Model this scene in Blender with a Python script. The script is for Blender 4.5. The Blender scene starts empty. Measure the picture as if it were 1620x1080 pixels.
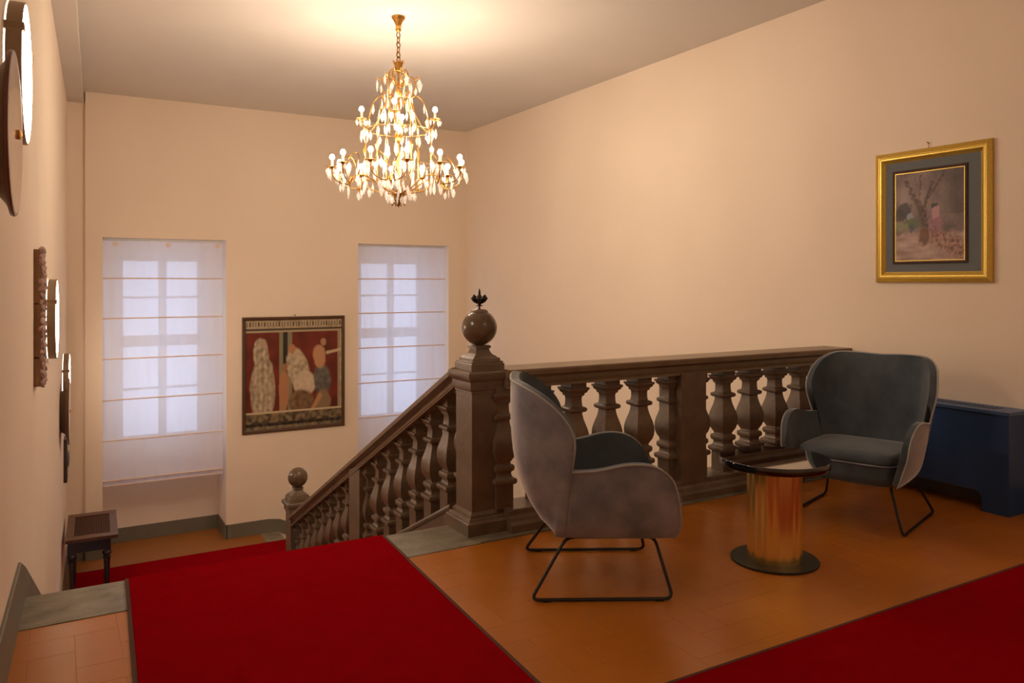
import bpy, bmesh, math, random
from math import sin, cos, pi, radians, atan2, sqrt, hypot
from mathutils import Vector, Matrix, noise
random.seed(7)
S = bpy.context.scene
COL = S.collection

# ------------------------------------------------------------------ camera, world, light, exposure
YAW = atan2(718, 1240)
cam_d = bpy.data.cameras.new('camera')
cam = bpy.data.objects.new('camera', cam_d); COL.objects.link(cam)
cam.location = (0, 0, 1.5); cam.rotation_euler = (pi/2, 0, -YAW)
cam_d.sensor_width = 36; cam_d.lens = 1240/1620*36; cam_d.shift_y = -94/1620
cam_d.clip_start = 0.02
S.camera = cam
S.view_settings.view_transform = 'Standard'; S.view_settings.look = 'None'
S.view_settings.gamma = 1; S.view_settings.use_curve_mapping = False
S.view_settings.exposure = 0.44
S.cycles.sample_clamp_indirect = 6.0
S.cycles.max_bounces = 10; S.cycles.diffuse_bounces = 6
S.cycles.transparent_max_bounces = 24
w = bpy.data.worlds.new('sky'); S.world = w; w.use_nodes = True
bg = w.node_tree.nodes['Background']
bg.inputs[0].default_value = (0.62, 0.74, 1.0, 1); bg.inputs[1].default_value = 1.95
BULB_E = 385.0
BULB_C = (1.0, 0.79, 0.60)
SCONCE_E = 15.0
FILL_E = 3.3

# ------------------------------------------------------------------ materials
def mat(name, col, rough=0.6, metal=0.0, var=0.0, scale=8.0, bump=0.0, bscale=60.0, spec=0.5, coat=0.0,
        sheen=0.0, obj_var=0.0, col2=None, stretch=None, rvar=0.0, coatrough=0.1, world=False):
    m = bpy.data.materials.new(name); m.use_nodes = True
    nt = m.node_tree; N = nt.nodes; L = nt.links
    b = N['Principled BSDF']
    b.inputs['Roughness'].default_value = rough; b.inputs['Metallic'].default_value = metal
    b.inputs['Specular IOR Level'].default_value = spec
    b.inputs['Coat Weight'].default_value = coat; b.inputs['Coat Roughness'].default_value = coatrough
    if sheen:
        b.inputs['Sheen Weight'].default_value = sheen; b.inputs['Sheen Roughness'].default_value = 0.35
    tc = N.new('ShaderNodeTexCoord'); mp = N.new('ShaderNodeMapping')
    src = tc.outputs['Object']
    if world:
        ge = N.new('ShaderNodeNewGeometry'); src = ge.outputs['Position']
    L.new(src, mp.inputs['Vector'])
    if stretch: mp.inputs['Scale'].default_value = stretch
    c = (*col, 1)
    out = None
    n = N.new('ShaderNodeTexNoise'); n.inputs['Scale'].default_value = scale
    n.inputs['Detail'].default_value = 6; n.inputs['Roughness'].default_value = 0.6
    L.new(mp.outputs[0], n.inputs['Vector'])
    r = N.new('ShaderNodeValToRGB')
    r.color_ramp.elements[0].position = 0.3; r.color_ramp.elements[1].position = 0.7
    c2 = col2 or tuple(min(1, x*(1+var)) for x in col)
    c1 = col if col2 else tuple(x*(1-var) for x in col)
    r.color_ramp.elements[0].color = (*c1, 1); r.color_ramp.elements[1].color = (*c2, 1)
    L.new(n.outputs['Fac'], r.inputs[0]); out = r.outputs[0]
    if obj_var:
        oi = N.new('ShaderNodeObjectInfo'); mr = N.new('ShaderNodeMapRange')
        mr.inputs[3].default_value = 1-obj_var; mr.inputs[4].default_value = 1+obj_var
        L.new(oi.outputs['Random'], mr.inputs[0])
        vm = N.new('ShaderNodeVectorMath'); vm.operation = 'SCALE'
        L.new(out, vm.inputs[0]); L.new(mr.outputs[0], vm.inputs['Scale']); out = vm.outputs[0]
    L.new(out, b.inputs['Base Color'])
    if rvar:
        n3 = N.new('ShaderNodeTexNoise'); n3.inputs['Scale'].default_value = 3.0; n3.inputs['Detail'].default_value = 5
        L.new(src, n3.inputs['Vector'])
        mr = N.new('ShaderNodeMapRange'); mr.inputs[1].default_value = .3; mr.inputs[2].default_value = .7
        mr.inputs[3].default_value = rough-rvar; mr.inputs[4].default_value = rough+rvar
        L.new(n3.outputs['Fac'], mr.inputs[0]); L.new(mr.outputs[0], b.inputs['Roughness'])
    if bump:
        n2 = N.new('ShaderNodeTexNoise'); n2.inputs['Scale'].default_value = bscale; n2.inputs['Detail'].default_value = 5
        L.new(mp.outputs[0], n2.inputs['Vector'])
        bp = N.new('ShaderNodeBump'); bp.inputs['Strength'].default_value = bump; bp.inputs['Distance'].default_value = 0.01
        L.new(n2.outputs['Fac'], bp.inputs['Height']); L.new(bp.outputs[0], b.inputs['Normal'])
    return m

def emis(name, col, st):
    m = bpy.data.materials.new(name); m.use_nodes = True
    nt = m.node_tree; nt.nodes.clear()
    e = nt.nodes.new('ShaderNodeEmission'); o = nt.nodes.new('ShaderNodeOutputMaterial')
    e.inputs[0].default_value = (*col, 1); e.inputs[1].default_value = st
    nt.links.new(e.outputs[0], o.inputs[0]); return m

def vcol_mat(name, rough=0.5):
    m = bpy.data.materials.new(name); m.use_nodes = True
    nt = m.node_tree; b = nt.nodes['Principled BSDF']
    a = nt.nodes.new('ShaderNodeVertexColor'); a.layer_name = 'print'
    nt.links.new(a.outputs[0], b.inputs['Base Color'])
    b.inputs['Roughness'].default_value = rough
    return m

def mixmat(name, parts):
    """parts: list of (weight, kind, color, roughness)"""
    m = bpy.data.materials.new(name); m.use_nodes = True
    nt = m.node_tree; nt.nodes.clear(); N = nt.nodes; L = nt.links
    o = N.new('ShaderNodeOutputMaterial')
    acc = None; tot = 0
    for wgt, kind, c, r in parts:
        s = N.new({'transp': 'ShaderNodeBsdfTransparent', 'transl': 'ShaderNodeBsdfTranslucent', 'diff': 'ShaderNodeBsdfDiffuse',
                   'gloss': 'ShaderNodeBsdfGlossy', 'glass': 'ShaderNodeBsdfGlass'}[kind])
        s.inputs['Color'].default_value = (*c, 1)
        if kind in ('gloss', 'glass'): s.inputs['Roughness'].default_value = r
        if acc is None: acc = s.outputs[0]; tot = wgt
        else:
            mx = N.new('ShaderNodeMixShader'); tot += wgt
            mx.inputs[0].default_value = wgt/tot
            L.new(acc, mx.inputs[1]); L.new(s.outputs[0], mx.inputs[2]); acc = mx.outputs[0]
    L.new(acc, o.inputs[0]); return m

M = {}
M['wall'] = mat('cream_plaster', (0.845, 0.725, 0.59), 0.75, var=0.015, scale=1.5, bump=0.05, bscale=25, spec=0.2)
M['ceil'] = mat('ceiling_plaster', (0.70, 0.655, 0.60), 0.9, var=0.02, scale=1.2, spec=0.1)
M['skirt'] = mat('grey_painted_skirting', (0.17, 0.155, 0.115), 0.55, var=0.08, scale=5, bump=0.1)
M['stone'] = mat('brown_sandstone', (0.120, 0.082, 0.052), 0.38, scale=6, bump=0.25, bscale=35, col2=(0.205, 0.145, 0.098), rvar=0.1)
M['ball'] = mat('polished_stone', (0.10, 0.066, 0.036), 0.22, scale=9, col2=(0.15, 0.098, 0.058))
M['coping'] = mat('coping_stone', (0.17, 0.115, 0.066), 0.35, scale=7, bump=0.2, bscale=40, col2=(0.25, 0.175, 0.11))
M['pietra'] = mat('grey_green_stone', (0.13, 0.115, 0.08), 0.45, scale=7, bump=0.35, bscale=22, col2=(0.27, 0.235, 0.17), stretch=(1, 1.5, 1), rvar=0.12)
M['tile'] = mat('terracotta_tile', (0.42, 0.135, 0.012), 0.31, scale=2, col2=(0.47, 0.158, 0.015), obj_var=0.02, rvar=0.02, world=True, spec=0.5)
M['grout'] = mat('tile_joint', (0.29, 0.10, 0.013), 0.6, var=0.05)
M['carpet'] = mat('red_carpet', (0.28, 0.002, 0.006), 0.95, var=0.07, scale=9, bump=0.6, bscale=420, spec=0.0)
M['binding'] = mat('brown_carpet_binding', (0.085, 0.028, 0.014), 0.9, var=0.2, scale=200, bump=0.5, bscale=300)
M['black'] = mat('black_steel', (0.012, 0.011, 0.010), 0.35, spec=0.5, var=0.1)
M['blackbase'] = mat('black_satin_metal', (0.016, 0.014, 0.012), 0.4, var=0.1)
M['lacquer'] = mat('black_lacquer', (0.006, 0.004, 0.004), 0.04, coat=1.0, spec=0.6, coatrough=0.02)
M['brass'] = mat('brushed_brass', (1.0, 0.78, 0.32), 0.27, metal=1.0, var=0.05, scale=10, stretch=(30, 30, 1))
M['gilt'] = mat('gilded_iron', (0.62, 0.34, 0.085), 0.33, metal=1.0, var=0.25, scale=30)
M['darkgilt'] = mat('aged_gilt', (0.30, 0.15, 0.03), 0.4, metal=1.0, var=0.4, scale=40)
M['velvet'] = mat('blue_grey_velvet', (0.055, 0.072, 0.088), 0.8, scale=4, col2=(0.112, 0.138, 0.160), sheen=0.45, bump=0.25, bscale=12, spec=0.15)
M['velvet_out'] = mat('smudged_velvet', (0.15, 0.165, 0.21), 0.8, scale=5, col2=(0.34, 0.335, 0.365), sheen=0.9, bump=0.2, bscale=10, spec=0.15)
M['piping'] = mat('pale_piping', (0.34, 0.34, 0.34), 0.7, sheen=0.5)
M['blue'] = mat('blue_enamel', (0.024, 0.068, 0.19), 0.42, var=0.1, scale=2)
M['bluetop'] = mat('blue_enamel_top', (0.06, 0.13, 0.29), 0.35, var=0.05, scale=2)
M['dark'] = mat('dark_void', (0.008, 0.008, 0.01), 0.9)
M['gold'] = mat('gold_frame', (0.66, 0.46, 0.10), 0.36, metal=0.8, var=0.12, scale=14, stretch=(6, 6, 6))
M['mount'] = mat('slate_mount', (0.135, 0.15, 0.16), 0.8, var=0.03)
M['umber'] = mat('dark_umber_frame', (0.055, 0.024, 0.015), 0.6, var=0.4, scale=40, bump=0.5, bscale=80)
M['walnut'] = mat('walnut_frame', (0.085, 0.038, 0.014), 0.4, var=0.25, scale=25)
M['stool'] = mat('dark_walnut', (0.060, 0.020, 0.009), 0.32, scale=9, col2=(0.135, 0.05, 0.022), stretch=(1, 8, 1), bump=0.05)
M['stoolleg'] = mat('dark_turned_walnut', (0.022, 0.010, 0.006), 0.35, var=0.3, scale=12)
M['cane'] = mat('dark_cane', (0.085, 0.034, 0.014), 0.5, var=0.3, scale=60)
M['whitewood'] = mat('white_window_paint', (0.62, 0.62, 0.62), 0.4, var=0.02)
M['rod'] = mat('cream_tape', (0.80, 0.62, 0.48), 0.7, var=0.03)
M['blind'] = mixmat('sheer_blind', [(0.11, 'transp', (1, 1, 1), 0), (0.40, 'transl', (0.92, 0.90, 0.92), 0), (0.42, 'diff', (0.86, 0.82, 0.82), 0)])
M['blind2'] = mixmat('double_sheer', [(0.06, 'transp', (1, 1, 1), 0), (0.38, 'transl', (0.86, 0.83, 0.84), 0), (0.56, 'diff', (0.84, 0.78, 0.77), 0)])
M['glass'] = mixmat('window_glass', [(0.93, 'transp', (0.95, 0.97, 1.0), 0), (0.07, 'gloss', (1, 1, 1), 0.02)])
M['crystal'] = mixmat('rock_crystal', [(0.56, 'transp', (1, 1, 1), 0), (0.18, 'transl', (1, 0.98, 0.96), 0), (0.10, 'diff', (1, 0.98, 0.96), 0), (0.16, 'gloss', (1, 1, 1), 0.08)])
M['bulb'] = emis('lit_bulb', BULB_C, BULB_E)
M['sleeve'] = mat('ivory_candle_sleeve', (0.75, 0.6, 0.4), 0.5)
M['ringlight'] = emis('lit_diffuser', (1.0, 0.80, 0.60), SCONCE_E)
M['rearlight'] = emis('soft_rear_diffuser', (1.0, 0.80, 0.62), 4.5)
M['drum'] = mat('satin_bronze', (0.30, 0.22, 0.14), 0.38, metal=0.7, var=0.1)
M['ceramic'] = mat('pink_glazed_ceramic', (0.42, 0.24, 0.20), 0.12, scale=14, col2=(0.60, 0.40, 0.34), coat=0.8, bump=0.5, bscale=22)
M['ceramic_side'] = mat('grey_ceramic_back', (0.24, 0.17, 0.125), 0.35, var=0.12)
M['ceramic_rim'] = mat('brown_ceramic_rim', (0.15, 0.055, 0.035), 0.3, var=0.2)
M['bronze'] = mat('dark_bronze', (0.045, 0.03, 0.022), 0.4, var=0.3)
M['oak'] = mat('brown_wood_block', (0.27, 0.15, 0.07), 0.6, var=0.25, scale=20, stretch=(1, 1, 0.2))
M['rocks'] = mat('reddish_marble_chip', (0.30, 0.10, 0.08), 0.5, scale=22, col2=(0.75, 0.62, 0.57), obj_var=0.35, bump=0.5, bscale=60)
M['iron'] = mat('black_wrought_iron', (0.012, 0.009, 0.007), 0.5, var=0.3, bump=0.3)
M['nail'] = mat('steel_nail', (0.2, 0.16, 0.12), 0.4, metal=0.6)
M['print'] = vcol_mat('printed_picture', 0.4)
M['print2'] = vcol_mat('printed_picture_matt', 0.55)

# ------------------------------------------------------------------ helpers
class MB:
    def __init__(s): s.v = []; s.f = []
    def add(s, vs, fs):
        o = len(s.v); s.v += [tuple(p) for p in vs]; s.f += [tuple(i+o for i in f) for f in fs]; return s
    def box(s, x0, x1, y0, y1, z0, z1):
        vs = [(x, y, z) for z in (z0, z1) for x, y in ((x0, y0), (x1, y0), (x1, y1), (x0, y1))]
        return s.add(vs, [(3, 2, 1, 0), (4, 5, 6, 7), (0, 1, 5, 4), (1, 2, 6, 5), (2, 3, 7, 6), (3, 0, 4, 7)])
    def prism(s, poly, axis, a, b):
        """poly of 2D points extruded along axis from a to b; 2D plane = the other two axes in order."""
        def P(p, t):
            q = list(p); q.insert(axis, t); return tuple(q)
        n = len(poly)
        vs = [P(p, a) for p in poly]+[P(p, b) for p in poly]
        fs = [tuple(range(n))[::-1], tuple(range(n, 2*n))]+[(i, (i+1) % n, n+(i+1) % n, n+i) for i in range(n)]
        return s.add(vs, fs)
    def loft(s, rings, closed=True, caps=True):
        n = len(rings[0]); o = len(s.v)
        for r in rings: s.v += [tuple(p) for p in r]
        for k in range(len(rings)-1):
            for i in range(n if closed else n-1):
                j = (i+1) % n
                s.f.append((o+k*n+i, o+k*n+j, o+(k+1)*n+j, o+(k+1)*n+i))
        if caps:
            s.f.append(tuple(o+i for i in range(n))[::-1]); s.f.append(tuple(o+(len(rings)-1)*n+i for i in range(n)))
        return s
    def lathe(s, prof, n=24, c=(0, 0, 0), axis='z'):
        rings = []
        for r, h in prof:
            ring = []
            for i in range(n):
                a = 2*pi*i/n; p = (r*cos(a), r*sin(a), h)
                if axis == 'x': p = (h, r*cos(a), r*sin(a))
                ring.append((c[0]+p[0], c[1]+p[1], c[2]+p[2]))
            rings.append(ring)
        return s.loft(rings)
    def square(s, prof, c=(0, 0), f0=0.0, f1=0.0, slope=0.0):
        """square-section profile [(half width, z)]; lowest and highest rings slanted along y by slope"""
        rings = []
        m = len(prof)
        for k, (h, z) in enumerate(prof):
            sl = slope if k in (0, m-1) else 0
            rings.append([(c[0]+x*h, c[1]+y*h, z-sl*y*h) for x, y in ((-1, -1), (1, -1), (1, 1), (-1, 1))])
        return s.loft(rings)
    def tube(s, pts, r, n=8, closed=False):
        pts = [Vector(p) for p in pts]; m = len(pts)
        rs = r if isinstance(r, (list, tuple)) else [r]*m
        rings = []; up = None
        for i in range(m):
            a = pts[(i-1) % m] if (closed or i > 0) else pts[i]
            b = pts[(i+1) % m] if (closed or i < m-1) else pts[i]
            t = (b-a).normalized()
            if up is None:
                up = Vector((0, 0, 1)) if abs(t.z) < 0.9 else Vector((1, 0, 0))
            up = (up-t*up.dot(t))
            if up.length < 1e-6: up = t.orthogonal()
            up.normalize(); q = t.cross(up)
            rings.append([pts[i]+(up*cos(2*pi*k/n)+q*sin(2*pi*k/n))*rs[i] for k in range(n)])
        if closed:
            rings.append(rings[0]); return s.loft(rings, caps=False)
        return s.loft(rings)
    def mesh(s, name, m, smooth=False, bevel=0.0, seg=2, angle=40):
        me = bpy.data.meshes.new(name); me.from_pydata(s.v, [], s.f); me.update()
        if isinstance(m, str): m = M[m]
        me.materials.append(m)
        bm = bmesh.new(); bm.from_mesh(me)
        bmesh.ops.recalc_face_normals(bm, faces=bm.faces)
        if bevel:
            es = [e for e in bm.edges if len(e.link_faces) == 2 and e.calc_face_angle(0) > radians(30)]
            bmesh.ops.bevel(bm, geom=es, offset=bevel, segments=seg, affect='EDGES', profile=0.6)
        bm.to_mesh(me); bm.free()
        if smooth:
            me.polygons.foreach_set('use_smooth', [True]*len(me.polygons))
            try: me.set_sharp_from_angle(angle=radians(angle))
            except Exception: pass
        return me
    def obj(s, name, m, parent=None, **k):
        return link(name, s.mesh(name, m, **k), parent)

def link(name, me, parent=None, loc=None):
    o = bpy.data.objects.new(name, me); COL.objects.link(o)
    if parent is not None: o.parent = parent
    if loc: o.location = loc
    return o
def empty(name, loc=(0, 0, 0), rz=0):
    o = bpy.data.objects.new(name, None); COL.objects.link(o); o.location = loc; o.rotation_euler = (0, 0, rz)
    o.empty_display_size = 0.1; return o
def tag(o, label=None, cat=None, group=None, kind=None):
    if label: o['label'] = label
    if cat: o['category'] = cat
    if group: o['group'] = group
    if kind: o['kind'] = kind
    return o
def struct(o, label=None): return tag(o, label=label, kind='structure')
def crom(pts, n):
    """Catmull-Rom through pts"""
    P = [Vector(p) for p in pts]; P = [P[0]*2-P[1]]+P+[P[-1]*2-P[-2]]; out = []
    for i in range(1, len(P)-2):
        for k in range(n):
            t = k/n; a, b, c, d = P[i-1:i+3]
            out.append(0.5*((2*b)+(c-a)*t+(2*a-5*b+4*c-d)*t*t+(-a+3*b-3*c+d)*t**3))
    out.append(P[-2]); return out
def copy_tree(o, parent=None):
    c = o.copy(); COL.objects.link(c); c.parent = parent
    for ch in list(o.children): copy_tree(ch, c)
    return c

# ------------------------------------------------------------------ setting
ZL = -1.9          # lower landing
ZB = -3.32         # bottom of the stairwell
YB = 10.87         # window wall face
YN = 11.44         # back of the window niches
XR = 5.47          # right wall
CE = 3.82
def lx(y): return -0.3078+0.0365*y      # left wall face
# left wall (slightly skewed)
m = MB(); m.prism([(lx(-2.6), -2.6), (lx(11.3), 11.3), (lx(11.3)-.3, 11.3), (lx(-2.6)-.3, -2.6)], 2, ZL-.3, CE+.1)
wl = struct(m.obj('wall_left', 'wall'), 'long cream plaster wall running down beside the stairs')
m = MB(); m.box(XR, XR+.3, -2.6, YB, ZB-.1, CE+.1); struct(m.obj('wall_right', 'wall'), 'plain cream wall behind the balustrade')
m = MB(); m.box(-.8, XR+.3, -2.9, -2.6, -.2, CE+.1); struct(m.obj('wall_front', 'wall'))
# back wall with niches
N1 = (0.473, 1.925); N2 = (3.735, 5.175); NT = 2.052
m = MB()
m.box(0.285, N1[0], YB, YB+.6, ZL-.1, CE+.1)
m.box(N1[1], N2[0], YB, YB+.6, ZB-.1, CE+.1)
m.box(N2[1], XR+.3, YB, YB+.6, ZB-.1, CE+.1)
m.box(N1[0], N1[1], YB, YB+.6, NT, CE+.1)
m.box(N2[0], N2[1], YB, YB+.6, NT, CE+.1)
m.box(-.3, 0.285, YB+.05, YB+.6, ZL-.1, CE+.1)       # set-back strip next to the left wall
def niche_back(m, n, zbot, WX, WZ):
    a, b = n
    m.box(a, WX[0], YN, YN+.25, zbot, NT+.1); m.box(WX[1], b, YN, YN+.25, zbot, NT+.1)
    m.box(WX[0], WX[1], YN, YN+.25, zbot, WZ[0]); m.box(WX[0], WX[1], YN, YN+.25, WZ[1], NT+.1)
W1X = (0.64, 1.76); W2X = (N2[0]+.17, N2[0]+1.29); WZ = (-0.68, 1.90)
niche_back(m, N1, ZL-.1, W1X, WZ); niche_back(m, N2, -1.3, W2X, WZ)
m.box(N2[0]-.02, N2[1]+.02, YB+.02, YN+.2, ZB-.1, -1.2)
struct(m.obj('wall_back', 'wall'), 'cream end wall with two deep window recesses')
m = MB(); m.box(-.9, XR+.3, -2.9, YN+.3, CE, CE+.2); struct(m.obj('ceiling', 'ceil'), 'plain off-white plaster ceiling')
m = MB(); m.prism([(lx(-2.6), -2.6), (lx(-2.6)+.175, -2.6), (.262, YB), (.286, YB+.06), (lx(YB+.06), YB+.06)], 2, 3.69, CE)
struct(m.obj('trim_1', 'ceil'), 'boxed beam where the ceiling meets the side wall')

# landing slab and floors
m = MB(); m.prism([(lx(-2.6), -2.6), (XR, -2.6), (XR, 4.36), (lx(4.36), 4.36)], 2, -.25, -.0015)
floorU = struct(m.obj('floor', 'grout'), 'orange terracotta floor of the upper landing')
m = MB(); m.prism([(lx(8.3), 8.3), (2.6, 8.3), (2.6, YB+.05), (N1[1], YB+.05), (N1[1], YN), (N1[0], YN), (N1[0], YB+.4), (lx(11), YB+.4)], 2, ZL-.2, ZL-.0015)
floorL = struct(m.obj('floor_lower', 'grout'), 'terracotta floor of the lower stair landing')
m = MB(); m.box(1.8, XR, 4.0, YB, ZB-.1, ZB); struct(m.obj('floor_stairwell', 'grout'))

def herring(parent, reg, z, cut, name='tile'):
    """axis-aligned herringbone of 16 x 32 cm terracotta tiles, each a part, clipped to the region"""
    Wd = 0.165; x0, x1, y0, y1 = reg; cache = {}; g = 0.0007
    n = 0
    for i in range(-60, 60):
        for j in range(-60, 60):
            if (i-j) % 4 == 0: r = (i*Wd, (i+2)*Wd, j*Wd, (j+1)*Wd)
            elif (i-j) % 4 == 3: r = (i*Wd, (i+1)*Wd, j*Wd, (j+2)*Wd)
            else: continue
            ox, oy = 1.875-0.165*30, 2.655-.165*30
            a, b, c, d = r[0]+ox % Wd, r[1]+ox % Wd, r[2]+oy % Wd, r[3]+oy % Wd
            a, b, c, d = max(a, x0)+g, min(b, x1)-g, max(c, y0)+g, min(d, y1)-g
            if b-a < .01 or d-c < .01 or cut(a, b, c, d): continue
            k = (round(b-a, 3), round(d-c, 3))
            if k not in cache:
                q = MB(); q.box(-k[0]/2, k[0]/2, -k[1]/2, k[1]/2, -.006, 0)
                cache[k] = q.mesh(name, 'tile', bevel=0.0005, seg=1)
            link(name, cache[k], parent, ((a+b)/2, (c+d)/2, z+random.uniform(-.0001, .0001))); n += 1
    return n
def cutU(a, b, c, d):
    xm, ym = (a+b)/2, (c+d)/2
    if b < lx(c)+.005: return True
    dd = .501*xm+.865*ym; l = .865*xm-.501*ym
    if dd < .5: return True
    px = 810+1240*l/dd; py = 446+1240*1.5/dd
    if py > 1150 or px < -60 or px > 1700: return True           # outside the frame: bare slab
    rl = .30+.045*(ym-4.37); rr = 1.62+.05*(ym-4.33)
    if a > rl+.02 and b < rr-.02: return True                    # under the runner
    if d < 2.19 and a > rr: return True
    return False
nt_ = herring(floorU, (-.35, 5.47, 1.2, 3.975), 0.0, cutU)
herring(floorL, (0.06, 2.36, 10.38, YB), ZL, lambda a, b, c, d: b < lx(c))
herring(floorL, (N1[0], N1[1], YB, YN), ZL, lambda a, b, c, d: False)
print('tiles', nt_)
m = MB()                                     # grey stone strip at the head of the stairs
xs = lx(4.2)
m.prism([(lx(3.975), 3.975), (2.10, 3.975), (2.10, 4.38), (lx(4.38), 4.38)], 2, -.16, .004)
struct(m.obj('trim_2', 'pietra', bevel=.004), 'worn grey stone nosing strip at the head of the stairs')
m = MB(); m.box(2.10, XR, 3.985, 4.36, -.2, .006)
struct(m.obj('trim_3', 'pietra', bevel=.003), 'thin stone kerb under the level balustrade')
m = MB(); m.box(2.36, 2.6, 10.3, YB, ZL-.05, ZL+.003); struct(m.obj('trim_4', 'pietra'))
# wall under the landing edge, facing the stairwell
m = MB(); m.box(2.2, XR, 4.2, 4.36, ZB, -.2); struct(m.obj('wall_landing', 'wall'))

# skirtings
def sx(y, o): return lx(y)+o
m = MB()
yy = [0]; zz = [(0, .24), (-.0, .24), (ZL, ZL+.22), (ZL, ZL+.2)]
prof = [(-2.6, .0, .24), (4.16, .0, .24), (4.40, -.10, .145), (8.25, ZL-.02, ZL+.27), (8.45, ZL, ZL+.2), (YB+.05, ZL, ZL+.2)]
rings = []
for y, z0, z1 in prof:
    rings.append([(sx(y, -.01), y, z0-.15), (sx(y, .014), y, z0-.15), (sx(y, .014), y, z1-.004), (sx(y, .010), y, z1), (sx(y, -.01), y, z1)])
m.loft(rings); struct(m.obj('baseboard_left', 'skirt'), 'grey skirting that follows the floor then the stairs down')
m = MB()
SK = .185
m.box(.285, N1[0], YB-.014, YB+.01, ZL, ZL+SK); m.box(N1[0]-.01, N1[0]+.014, YB-.01, YN, ZL, ZL+SK)
m.box(N1[0], N1[1], YN-.014, YN+.01, ZL, ZL+SK); m.box(N1[1]-.014, N1[1]+.01, YB-.014, YN, ZL, ZL+SK)
m.box(lx(11), .285, YB+.036, YB+.06, ZL, ZL+SK)
m.prism([(N1[1], ZL), (2.6, ZL), (5.45, ZB), (5.45, ZB+SK+.05), (2.62, ZL+SK-.02), (2.47, ZL+SK), (N1[1], ZL+SK)], 1, YB-.014, YB+.01)
struct(m.obj('baseboard_back', 'skirt'), 'grey skirting round the foot of the window wall')
m = MB(); m.box(XR-.014, XR+.01, -2.6, 4.0, 0, .15); struct(m.obj('baseboard_right', 'skirt'))

# ------------------------------------------------------------------ stairs
RI = 1.9/12; RU = .333; Y0 = 4.38
stairs = empty('staircase', (1.1, 6.3, ZL)); tag(stairs, 'grey stone stair flight descending from the landing under the red runner', 'staircase')
SO = Vector(stairs.location)
for k in range(11):
    y0 = Y0+k*RU-.03; z = -(k+1)*RI
    m = MB(); m.prism([(lx(y0)-SO.x, y0-SO.y), (2.15-SO.x, y0-SO.y), (2.15-SO.x, y0+RU+.03-SO.y), (lx(y0+RU)-SO.x, y0+RU+.03-SO.y)], 2, z-.17-SO.z, z-SO.z)
    m.obj('step', 'pietra', stairs, bevel=.004, seg=1)
stairs2 = empty('staircase', (4.0, 9.9, ZB)); tag(stairs2, 'second stone stair flight dropping along the window wall from the lower landing', 'staircase')
for k in range(8):
    m = MB(); x0 = 2.6+k*.35; z = ZL-(k+1)*RI
    m.box(x0-4.0, x0+.38-4.0, 9.0-9.9, YB-9.9, z-.17-ZB, z-ZB); m.obj('step', 'pietra', stairs2)
m = MB()   # solid wall carrying the flight, stairwell side
m.prism([(4.36, -.25), (8.9, -.25-.4755*4.54), (8.9, ZB), (4.36, ZB)], 0, 2.16, 2.30); struct(m.obj('wall_flight', 'wall'))
m = MB(); m.box(2.3, 2.6, 8.3, 9.0, ZB, ZL-.01); m.box(2.2, 2.62, 9.0, YB, ZB, ZL-.19); struct(m.obj('wall_lower_landing', 'wall'))

# ------------------------------------------------------------------ carpets
def ribbon(path, xa, xb, th):
    """carpet following path of (y,z); xa(y), xb(y) edges"""
    m = MB(); n = len(path); nor = []
    for i in range(n):
        a = path[max(0, i-1)]; b = path[min(n-1, i+1)]
        t = Vector((b[0]-a[0], b[1]-a[1])).normalized(); nor.append(Vector((-t.y, t.x)) if True else None)
    rings = []
    for i, (y, z) in enumerate(path):
        o = nor[i]*th
        rings.append([(xa(y), y, z), (xb(y), y, z), (xb(y), y+o.x, z+o.y), (xa(y), y+o.x, z+o.y)])
    return m.loft(rings)
def xa(y): return .307+.0425*(y-4.37)
def xb(y): return 1.640+.055*(y-4.34)
path = [(0.9, .001), (2.0, .001), (3.0, .001), (3.9, .002), (4.0, .006), (4.30, .006), (4.365, .006), (4.392, -.012)]
for k in range(11):
    yr = Y0+k*RU; z = -(k+1)*RI
    path += [(yr+.004, z+.03), (yr+.012, z+.008), (yr+RU-.045, z+.006), (yr+RU-.004, z-.004)]
path += [(Y0+11*RU+.02, ZL+.03), (Y0+11*RU+.03, ZL+.008), (9.1, ZL+.004)]
m = ribbon(path, xa, xb, .010)
run = m.obj('stair_runner', 'carpet'); tag(run, 'red carpet runner crossing the landing and spilling down the stairs', 'carpet')
for f, s in ((xa, -1), (xb, 1)):
    m = ribbon(path, (lambda y, f=f, s=s: f(y)-(.018 if s < 0 else -.001)), (lambda y, f=f, s=s: f(y)+(.018 if s > 0 else -.001)), .0085)
    m.obj('edge_binding', 'binding', run)
m = MB(); m.box(xb(2.2)+.022, XR-.02, 1.25, 2.225, .001, .011)
r2 = m.obj('carpet_runner', 'carpet', bevel=.003); tag(r2, 'red carpet runner laid toward the plain side wall in front of the table', 'carpet')
m = MB(); m.box(xb(2.2)+.0, XR-.02, 2.226, 2.240, .001, .0095); m.obj('edge_binding', 'binding', r2)
m = MB(); m.box(.13, 2.60, 9.12, 10.43, ZL+.001, ZL+.012)
r3 = m.obj('landing_runner', 'carpet', bevel=.003); tag(r3, 'red carpet strip across the lower landing beside the wooden bench', 'carpet')
m = MB(); m.box(.13, 2.60, 10.431, 10.445, ZL+.001, ZL+.010); m.obj('edge_binding', 'binding', r3)

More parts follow.
